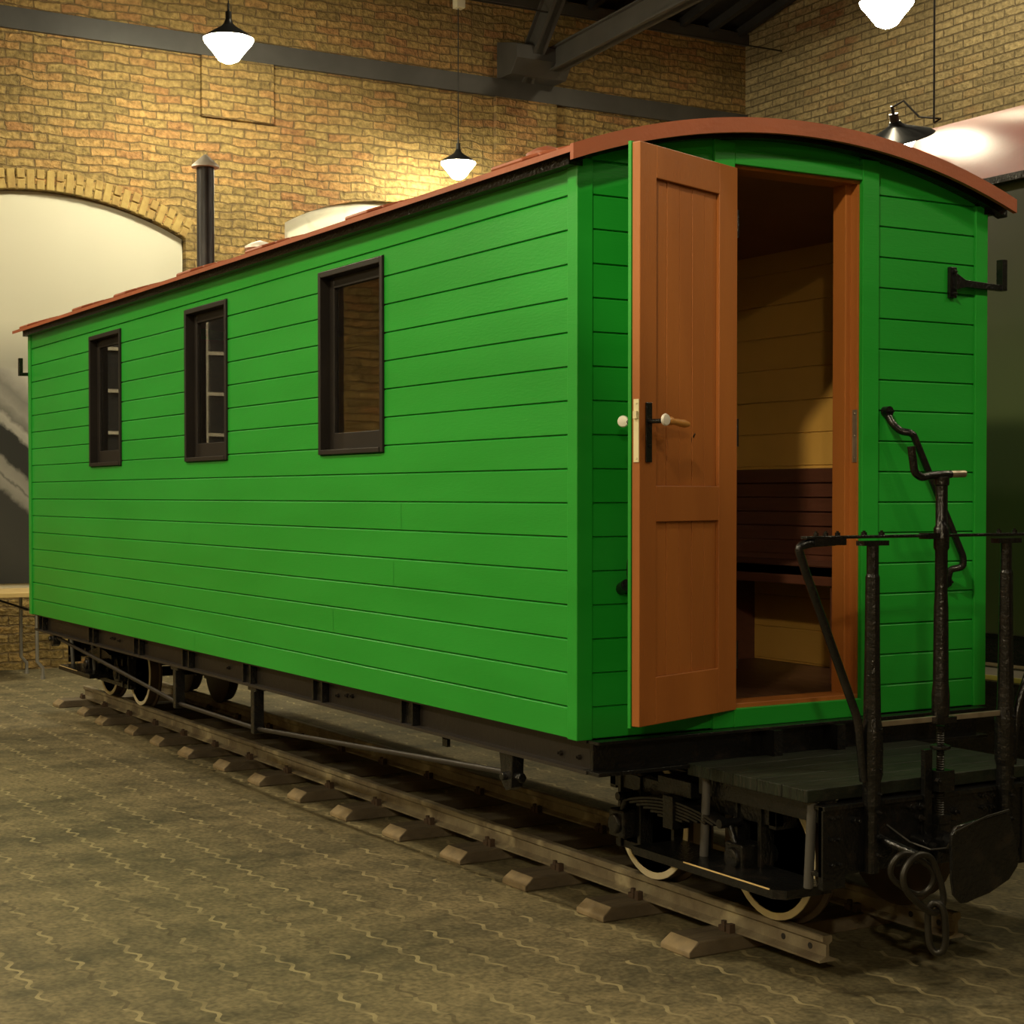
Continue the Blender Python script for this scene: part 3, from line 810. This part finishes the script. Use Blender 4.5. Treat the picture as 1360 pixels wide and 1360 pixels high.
# wall brackets
def wall_bracket(M_):
    mb = MB()
    mb.box(0, .018, -.016, .016, -.065, .055, M_=M_)
    mb.prism([(.0, -.03), (.055, -.014), (.27, -.020), (.27, -.004), (.055, .008), (.0, .03)], 1, .012, .030, M_=M_ @ Matrix.Rotation(PI/2, 4, 'Z'))
    mb.box(.0, .05, .255, .285, -.022, .09, M_=M_)
    mb.bolt(M_ @ Vector((.018, 0, .035)), M_.to_3x3() @ Vector((1, 0, 0)), .009); mb.bolt(M_ @ Vector((.018, 0, -.048)), M_.to_3x3() @ Vector((1, 0, 0)), .009)
    mb.build('lamp_bracket', M['black'], car, bevel=.002)
mb = MB()
def bracket(x, y, z, sx, sy):
    mb = MB()
    bx = lambda x0, x1, y0, y1, z0, z1: mb.box(*sorted((x+sx*x0, x+sx*x1)), *sorted((y+sy*y0, y+sy*y1)), z+z0, z+z1)
    bx(0, .016, -.018, .018, -.065, .055)
    b0 = [(0, .03), (.05, .006), (.26, -.002), (.26, -.024), (.05, -.022), (0, -.035)]
    mb.prism([(y+sy*a, z+b) for a, b in b0], 0, *sorted((x+sx*.010, x+sx*.034)))
    bx(.006, .040, .245, .272, -.024, .10)
    mb.bolt((x+sx*.016, y, z+.036), (sx, 0, 0), .008); mb.bolt((x+sx*.016, y, z-.05), (sx, 0, 0), .008)
    return mb.build('lamp_bracket', M['black'], car, bevel=.003)
bracket(0, 1.746, 2.465, 1, 1)
bracket(-LC, .20, 2.49, -1, -1)

# grab rails on the end wall
def rod(name, pts, r, parent=car, n=12, mat=None):
    # round off the corners
    P = [Vector(p) for p in pts]; out = [P[0]]
    for a, b, c in zip(P, P[1:], P[2:]):
        k = min(.035, (b-a).length*.4, (c-b).length*.4)
        u = b+(a-b).normalized()*k; w = b+(c-b).normalized()*k
        for t in (0, .25, .5, .75, 1): out.append(u.lerp(b, t).lerp(b.lerp(w, t), t))
    out.append(P[-1])
    return MB().tube(out, r, n=n).build(name, mat or M['black'], parent, smooth=True)
gr = rod('grab_rail', [(.015, 1.40, 1.935), (.035, 1.405, 1.90), (.055, 1.43, 1.868), (.085, 1.465, 1.862), (.085, 1.50, 1.80), (.085, 1.735, 1.385), (.085, 1.735, 1.345), (.05, 1.70, 1.335), (.04, 1.700, 1.30), (.015, 1.715, 1.27)], .014)
m2 = MB(); m2.cyl((0, 1.40, 1.945), (.03, 1.40, 1.945), .020, n=16); m2.bolt((.03, 1.40, 1.945), (1, 0, 0), .010); m2.cyl((0, 1.715, 1.285), (.03, 1.715, 1.285), .020, n=16); m2.bolt((.03, 1.715, 1.285), (1, 0, 0), .010)
m2.build('rail_mount', M['black'], gr)
gl = rod('grab_rail', [(.015, .50, 1.935), (.05, .46, 1.88), (.085, .42, 1.84), (.085, .16, 1.40), (.085, .16, 1.35), (.04, .20, 1.33), (.015, .18, 1.29)], .014)
m2 = MB(); m2.cyl((0, .50, 1.945), (.03, .50, 1.945), .020, n=16); m2.cyl((0, .18, 1.30), (.05, .17, 1.315), .022, n=16)
m2.build('rail_mount', M['black'], gl)

# underframe
zs0, zs1 = .665, .785
for yo, sg in ((.045, 1), (WC-.045, -1)):
    mb = MB(); A_ = lambda a: yo+sg*a
    bx = lambda x0, x1, a, b, z0, z1: mb.box(x0, x1, *sorted((A_(a), A_(b))), z0, z1)
    bx(-LC-.03, .0, .03, .045, zs0, zs1); bx(-LC-.03, .0, -.01, .045, zs0, zs0+.012); bx(-LC-.03, 0, -.01, .045, zs1-.012, zs1)
    for xb in (-.10, -.22, -1.95, -2.0, -2.1, -3.45, -5.3, -5.4, -5.45, -6.95):
        mb.bolt((xb, A_(.030), .72+.012*math.sin(xb*9)), (0, -sg, 0), .010)
    sill = mb.build('sole_bar', M['sill_brown'], car)
    for xr in (-7.0, -5.80, -4.88, -4.03, -3.13, -2.26, -1.36):
        m2 = MB()
        m2.box(xr-.055, xr-.045, *sorted((A_(-.005), A_(.032))), zs0+.012, zs1-.006); m2.box(xr+.045, xr+.055, *sorted((A_(-.005), A_(.032))), zs0+.012, zs1-.006)
        m2.box(xr-.05, xr+.05, *sorted((A_(.012), A_(.028))), zs0+.012, zs1-.006)
        m2.build('bracket_rib', M['black'], sill)
for xx in (-.03, -LC-.07):
    mb = MB(); mb.box(xx, xx+.1, .04, WC-.04, zs1-.012, zs1); mb.box(xx+.03 if xx > -1 else xx+.05, xx+.05 if xx > -1 else xx+.07, .05, WC-.05, zs0, zs1); mb.box(xx, xx+.1, .04, WC-.04, zs0, zs0+.014)
    mb.build('end_beam', M['black'], car, bevel=.002)
mb = MB()
for x in (-1.3, -2.6, -3.9, -5.2, -6.4): mb.box(x-.03, x+.03, .09, WC-.09, .68, .775)
mb.build('cross_beam', M['black'], car)
# centre girders
mb = MB()
for y in (.80, 1.10): mb.box(-LC-.1, .1, y-.02, y+.02, .60, .775)
mb.build('centre_girder', M['black'], car)
# truss rods with queen posts
for yo, sg in ((.07, 1), (WC-.07, -1)):
    tr_ = rod('truss_rod', [(-6.68, yo, .645), (-4.22, yo, .455), (-3.06, yo, .452), (-.62, yo, .585)], .0115, mat=M['sill_brown'])
    for px_ in (-4.22, -3.06):
        m2 = MB(); m2.box(px_-.022, px_+.022, *sorted((yo-.028, yo+.028)), .43, .668); m2.box(px_-.055, px_+.055, yo-.03, yo+.03, .645, .668)
        m2.build('queen_post', M['black'], tr_, bevel=.004)
    for px_ in (-.56, -6.74):
        m2 = MB(); z_ = .58 if px_ > -3 else .635
        m2.prism([(px_-.05, .668), (px_+.05, .668), (px_+.045, .61), (px_+.04, z_-.04), (px_, z_-.055), (px_-.03, z_-.03), (px_-.04, .62)], 1, yo-.026, yo+.026)
        m2.cyl((px_+.03, yo, z_), (px_+.08, yo, z_), .019, n=6); m2.cyl((px_, yo-.045, z_), (px_, yo+.045, z_), .016, n=12)
        m2.build('rod_anchor', M['black'], tr_, bevel=.003)
rod('brake_rod', [(-6.4, .62, .56), (-3.5, .60, .57), (.1, .62, .60)], .008)
mb = MB(); mb.box(-1.16, -1.12, .10, .62, .640, .652); mb.box(-1.16, -1.12, .10, .115, .61, .655); mb.build('cross_bar', M['black'], car)

# bogies
def wheel_pair(bog, xc):
    for sy, yo in ((1, .637), (-1, 2*GC-.637)):
        mb = MB(); R = .232; z = .145+R
        c = Vector((xc, yo, z)); ax = Vector((0, sy, 0))
        # tyre outer face (white), disc, tread, flange
        mb.lathe([(.02, .012), (.055, .012), (.06, .030), (.165, .034), (.180, .022), (.206, .010)], c, ax, n=40, m=0)
        mb.lathe([(.205, .004), (.206, .000), (.230, .000), (.231, .004)], c, ax, n=40, m=1)
        mb.lathe([(.18, .006), (.231, .006), (R, .010), (R, .062), (.250, .070), (.250, .080), (.236, .086), (.05, .086)], c, ax, n=40, m=2)
        mb.build('wheel', [M['black'], M['white_rim'], M['tread']], bog, smooth=True)
    MB().cyl((xc, .50, .377), (xc, 2*GC-.50, .377), .035, n=16).build('axle', M['black'], bog, smooth=True)
def bogie(xc):
    b = empty('bogie', (xc, GC, .145), None, None, parent=car)
    for s in (-1, 1):
        wheel_pair(b, xc+s*.3575)
    for sy in (1, -1):
        Yc = lambda y: y if sy == 1 else 2*GC-y
        mb = MB()
        q = lambda x0, x1, y0, y1, z0, z1: mb.box(xc+x0, xc+x1, *sorted((Yc(y0), Yc(y1))), z0, z1)
        q(-.50, .50, .54, .575, .50, .56); q(-.46, .46, .54, .575, .27, .30)
        for s in (-1, 1):
            q(s*.3575-.075, s*.3575-.055, .53, .59, .27, .56); q(s*.3575+.055, s*.3575+.075, .53, .59, .27, .56)
        q(-.10, -.08, .54, .575, .29, .52); q(.08, .10, .54, .575, .29, .52)
        mb.build('side_frame', M['black'], b, bevel=.003)
        for s in (-1, 1):
            mb = MB(); x = xc+s*.3575
            mb.box(x-.05, x+.05, *sorted((Yc(.47), Yc(.57))), .325, .43); mb.cyl((x, Yc(.455), .377), (x, Yc(.50), .377), .038, n=18)
            mb.build('axle_box', M['black'], b, bevel=.008)
        mb = MB()
        for k in range(6):
            Lh = .30-.045*k; z = .505-k*.012
            pts = []
            n = 10
            for i in range(n+1):
                u = -Lh+2*Lh*i/n; pts.append((xc+u, z+.045*(u/.3)**2*-1+.02))
            lowp = [(x, zz-.0105) for x, zz in pts]
            mb.prism(pts+lowp[::-1], 1, *sorted((Yc(.46), Yc(.525))))
        mb.box(xc-.03, xc+.03, *sorted((Yc(.452), Yc(.532))), .42, .54)
        mb.build('leaf_spring', M['black'], b, bevel=.002)
        for s in (-1, 1):
            mb = MB(); x = xc+s*.31; mb.tube([(x, Yc(.49), .49), (x+s*.035, Yc(.49), .42)], .012); mb.cyl((x, Yc(.445), .49), (x, Yc(.54), .49), .016)
            mb.build('spring_shackle', M['black'], b, smooth=True)
    mb = MB(); mb.box(xc-.10, xc+.10, .48, 2*GC-.48, .54, .60); mb.box(xc-.5, xc-.46, .54, 2*GC-.54, .49, .56); mb.box(xc+.46, xc+.5, .54, 2*GC-.54, .49, .56)
    mb.build('bolster', M['black'], b, bevel=.003)
    # brake blocks
    for s in (-1, 1):
        for yb in (.655, 2*GC-.715):
            mb = MB(); x = xc+s*(.3575-.262)
            mb.prism([(x-.02, .28), (x+.02, .28), (x+.025, .38), (x+.02, .47), (x-.02, .47)], 1, yb, yb+.06); mb.tube([(x, yb+.03, .45), (x, yb+.03, .56)], .009)
            mb.build('brake_block', M['tread'], b)
    return b
bogie(-.10); bogie(-7.005)

# end platforms
def platform(x0, s, near):
    X = lambda a: x0+s*a
    pf = empty('platform', (X(.4), GC, .40), None, None, parent=car)
    bx = lambda mb, a, b, y0, y1, z0, z1: mb.box(*sorted((X(a), X(b))), y0, y1, z0, z1)
    mb = MB()
    for i in range(5):
        a = .055+.128*i
        bx(mb, a, a+.126, .425, 1.505, .640, .682)
    mb.build('deck', M['deck'], pf, bevel=.003)
    mb = MB()
    bx(mb, .700, .716, .465, 1.465, .40, .628); bx(mb, .665, .73, .465, 1.465, .615, .630); bx(mb, .665, .71, .465, 1.465, .40, .415)
    bx(mb, .700, .722, .465, .56, .36, .628); bx(mb, .700, .722, 1.37, 1.465, .36, .628)
    for yy in (.50, .53): 
        for zz in (.44, .52, .59): mb.bolt((X(.722), yy, zz), (s, 0, 0), .007)
    for yy in (1.18, 1.22):
        for zz in (.50, .56, .60): mb.bolt((X(.716), yy, zz), (s, 0, 0), .009)
    for yy, zz in ((.60, .575), (.88, .595), (.88, .555), (.84, .595), (1.05, .56), (1.05, .48)): mb.bolt((X(.716), yy, zz), (s, 0, 0), .013, .02)
    mb.build('headstock', M['black'], pf, bevel=.003)
    for yy in (.52, GC, 1.41):
        mb = MB(); bx(mb, .03, .70, yy-.025, yy+.025, .565, .640); mb.build('deck_bearer', M['black'], pf)
    # steps
    for sy in (1, -1):
        Yc = lambda y: y if sy == 1 else 2*GC-y
        mb = MB()
        c = .03
        pts = [(X(-.19), Yc(.36)), (X(.60), Yc(.36)), (X(.635), Yc(.39)), (X(.635), Yc(.58)), (X(-.19), Yc(.58))]
        mb.prism(pts, 2, .322, .352)
        q0, q1 = sorted((X(.12), X(.585)))
        mb.box(q0, q1, *sorted((Yc(.3592), Yc(.3625))), .3485, .3528, m=1)
        st = mb.build('footboard', [M['black'], M['table_top']], pf)
        for a in (.09, .665-.02):
            m2 = MB(); m2.tube([(X(a+.02), Yc(.47), .640), (X(a+.005), Yc(.475), .50), (X(a-.01), Yc(.48), .352)], .016); m2.build('step_strut', M['steel_grey'], st, smooth=True)
    return pf
pf = platform(0, 1, True)
pf2 = platform(-LC, -1, False)

# railing on the near platform
rx = .735
mb = MB()
for yy in (.66, 1.27):
    mb = MB()
    mb.lathe([(.024, .40), (.024, .60), (.030, .62), (.030, .70), (.036, .72), (.036, .86), (.029, .90), (.025, 1.10), (.023, 1.36), (.0195, 1.37), (.0195, 1.475)], (rx, yy, 0), n=16)
    mb.box(rx-.018, rx+.018, yy-.055, yy+.055, 1.462, 1.478)
    for q in (-.038, .038): mb.bolt((rx, yy+q, 1.499), (0, 0, 1), .010, .007)
    for zz in (.46, .52, .60, .66, .74, .80, .87): mb.bolt((rx+.024, yy+.004, zz), (1, 0, 0), .007)
    mb.build('railing_post', M['black'], pf, smooth=False)
mb = MB(); mb.box(rx-.016, rx+.016, .37, 1.60, 1.486, 1.496)
mb.build('railing_bar', M['black'], pf, bevel=.002)
for sg, y0 in ((1, 0), (-1, 2*GC)):
    Y_ = lambda y: y if sg == 1 else 2*GC-y
    p_ = rod('railing_brace', [(rx, Y_(.50), 1.478), (rx, Y_(.40), 1.474), (rx, Y_(.345), 1.464), (rx, Y_(.375), 1.39), (rx, Y_(.60), .90), (rx, Y_(.625), .70)], .014, parent=pf)
    m2 = MB(); m2.box(rx-.02, rx+.02, *sorted((Y_(.40), Y_(.53))), 1.466, 1.486)
    for q in (.42, .46, .51): m2.bolt((rx, Y_(q), 1.499), (0, 0, 1), .009, .007)
    m2.build('clamp', M['black'], p_)
MB().box(rx-.006, rx+.006, .66, 1.27, .872, .890).build('lower_bar', M['steel'], pf, bevel=.002)
# hand brake column
bc = empty('hand_brake', (rx, GC, .40), None, None, parent=pf) if False else None
mb = MB()
mb.lathe([(.018, .86), (.030, .90), (.030, .96), (.026, 1.0), (.024, 1.25), (.021, 1.30), (.021, 1.44), (.026, 1.45), (.026, 1.515), (.020, 1.525), (.020, 1.655), (.025, 1.66), (.025, 1.685), (.01, 1.69)], (rx, GC, 0), n=18)
mb.box(rx-.03, rx+.03, GC-.045, GC+.045, .868, .888); mb.box(rx-.022, rx+.022, GC-.08, GC-.03, 1.48, 1.50)
bc = mb.build('brake_column', M['black'], pf, smooth=True)
mb = MB()
prof = []
z = .42
while z < .86: prof += [(.011, z), (.0145, z+.004)]; z += .008
mb.lathe(prof, (rx, GC, 0), n=14); mb.build('brake_screw', M['chain'], bc)
mb = MB(); mb.lathe([(.020, .775), (.034, .78), (.034, .79), (.020, .795)], (rx, GC, 0), n=14)
mb.box(rx-.032, rx+.032, GC-.035, GC+.035, .64, .71); mb.box(rx-.024, rx+.024, GC-.028, GC+.028, .53, .56); mb.bolt((rx+.032, GC-.045, .68), (1, 0, 0), .012)
mb.box(rx-.02, rx+.0, GC-.07, GC-.035, .42, .78); mb.box(rx-.018, rx+.02, GC-.03, GC+.03, .40, .53)
mb.build('brake_nut', M['black'], bc, bevel=.003)
ck = rod('brake_crank', [(rx+.012, GC-.150, 1.785), (rx+.012, GC-.135, 1.70), (rx+.012, GC-.105, 1.683), (rx, GC-.04, 1.692), (rx, GC+.04, 1.695)], [0.0135]*1 and .0135, parent=bc)
MB().tube([(rx, GC+.02, 1.695), (rx, GC+.105, 1.697)], .0125).build('crank_handle', M['steel'], bc, smooth=True)

# centre buffer and coupling
mb = MB()
pts = [(.800, .527), (.803, .545), (.822, .570), (1.05, .597), (1.062, .590), (1.095, .49), (1.108, .44), (1.098, .41), (1.06, .372), (.97, .338), (.90, .326), (.870, .319), (.845, .321), (.815, .349), (.805, .40)]
mb.prism(pts, 0, .935, .952)
bf = mb.build('buffer_plate', M['black'], pf, bevel=.005)
mb = MB(); mb.cyl((.71, GC, .47), (.94, GC, .47), .035, n=18); mb.box(.71, .73, GC-.08, GC+.08, .41, .53); mb.tube([(.715, .96, .50), (.82, 1.03, .46), (.94, 1.0, .45)], .014)
mb.build('buffer_shank', M['black'], bf)
mb = MB(); mb.tube([(.72, .74, .545), (.80, .765, .50), (.87, .79, .485), (.93, .80, .50), (.953, .815, .555), (.955, .95, .59), (.956, 1.05, .602)], .0035, n=6)
mb.build('release_chain', M['chain'], bf)
mb = MB(); mb.tube([(.70, .70, .515), (.78, .695, .50), (.86, .72, .48), (.90, .735, .465)], .014); mb.cyl((.72, .86, .49), (.80, .86, .48), .017); mb.cyl((.80, .86, .48), (.83, .86, .477), .011)
hk = mb.build('draw_hook', M['black'], pf, smooth=True)
def link(name, c, u, w, a, b, r, parent, mat):
    c, u, w = Vector(c), Vector(u).normalized(), Vector(w).normalized()
    pts = []
    n = 24
    for i in range(n):
        t = 2*PI*i/n
        e = .62
        cu, su = math.cos(t), math.sin(t)
        pts.append(c+u*a*math.copysign(abs(cu)**e, cu)+w*b*math.copysign(abs(su)**.9, su))
    return MB().tube(pts, r, closed=True).build(name, mat, parent, smooth=True)
def smooth_loop(pts, k=3):
    P = [Vector(p) for p in pts]
    for _ in range(k):
        Q = []
        for i, p in enumerate(P):
            q = P[(i+1) % len(P)]; Q += [p*.75+q*.25, p*.25+q*.75]
        P = Q
    return P
pear = [(.560+.10, .501), (.626, .487), (.594, .455), (.590, .420), (.612, .381), (.658, .344), (.700, .314), (.732, .303), (.761, .318), (.768, .350), (.755, .398), (.732, .448), (.710, .487)]
MB().tube(smooth_loop([(.95, y, z) for y, z in pear], 2), .0105, closed=True).build('coupling_link', M['chain'], hk, smooth=True)
link('coupling_link', (.915, .665, .430), (.15, .80, -.55), (.25, .5, .8), .082, .052, .0095, hk, M['chain'])
link('coupling_link', (.952, .735, .258), (0, .06, -1), (.75, .62, 0), .080, .027, .0115, hk, M['chain'])

# ------------------------------------------------------------------ second carriage on the next track
c2 = empty('railway_carriage', (-3, 4.9, 0), 'dark green carriage with a glossy red curved roof standing behind, at the right edge', 'carriage')
CX0, CX1 = -8.5, 2.2
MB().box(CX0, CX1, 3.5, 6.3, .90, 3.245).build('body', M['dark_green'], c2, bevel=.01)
mb = MB(); n = 28
def r2(y): 
    h, rise = 1.47, .70
    R = (h*h+rise*rise)/(2*rise)
    return 3.25+rise-R+math.sqrt(R*R-(y-4.9)**2)
yy = [3.43+2.94*i/n for i in range(n+1)]
A0 = [mb.bm.verts.new((CX0-.1, y, r2(y))) for y in yy]; A1 = [mb.bm.verts.new((CX1+.1, y, r2(y))) for y in yy]
for i in range(n): mb.face([A0[i], A0[i+1], A1[i+1], A1[i]])
mb.face(A0[::-1]); mb.face(A1); mb.face([A0[0], A1[0], A1[-1], A0[-1]])
mb.build('roof', M['roof_gloss'], c2, smooth=True)
mb = MB(); mb.box(CX0-.1, CX1+.1, 3.425, 3.45, 3.225, 3.262)
mb.build('gutter', M['black'], c2)
mb = MB(); mb.box(CX0+.1, CX1-.1, 3.58, 6.22, .74, .90)
mb.build('underframe', M['black'], c2)
mb = MB(); mb.box(CX0+.1, CX1-.1, 3.24, 3.60, .690, .720)
rb = mb.build('running_board', M['board_grey'], c2)
MB().box(CX0+.1, CX1-.1, 3.228, 3.24, .700, .722).build('board_edge', M['yellow'], rb)
mb = MB(); mb.box(CX0+.1, CX1-.1, 3.45, 3.58, .18, .69); mb.box(CX0+.1, CX1-.1, 3.24, 3.27, .5, .69); mb.build('underboard_shade', M['black'], c2)  # black panels standing in for the shadow under the running board
for xw in (-7.6, -6.2, -1.4, .0, 1.4):
    for yw, s_ in ((4.12, 1), (5.68, -1)):
        m2 = MB(); m2.lathe([(.05, 0), (.40, 0), (.42, .02), (.42, .10), (.45, .11), (.45, .13), (.05, .13)], (xw, yw, .45), (0, s_, 0), n=32); m2.build('wheel', M['black'], c2, smooth=True)
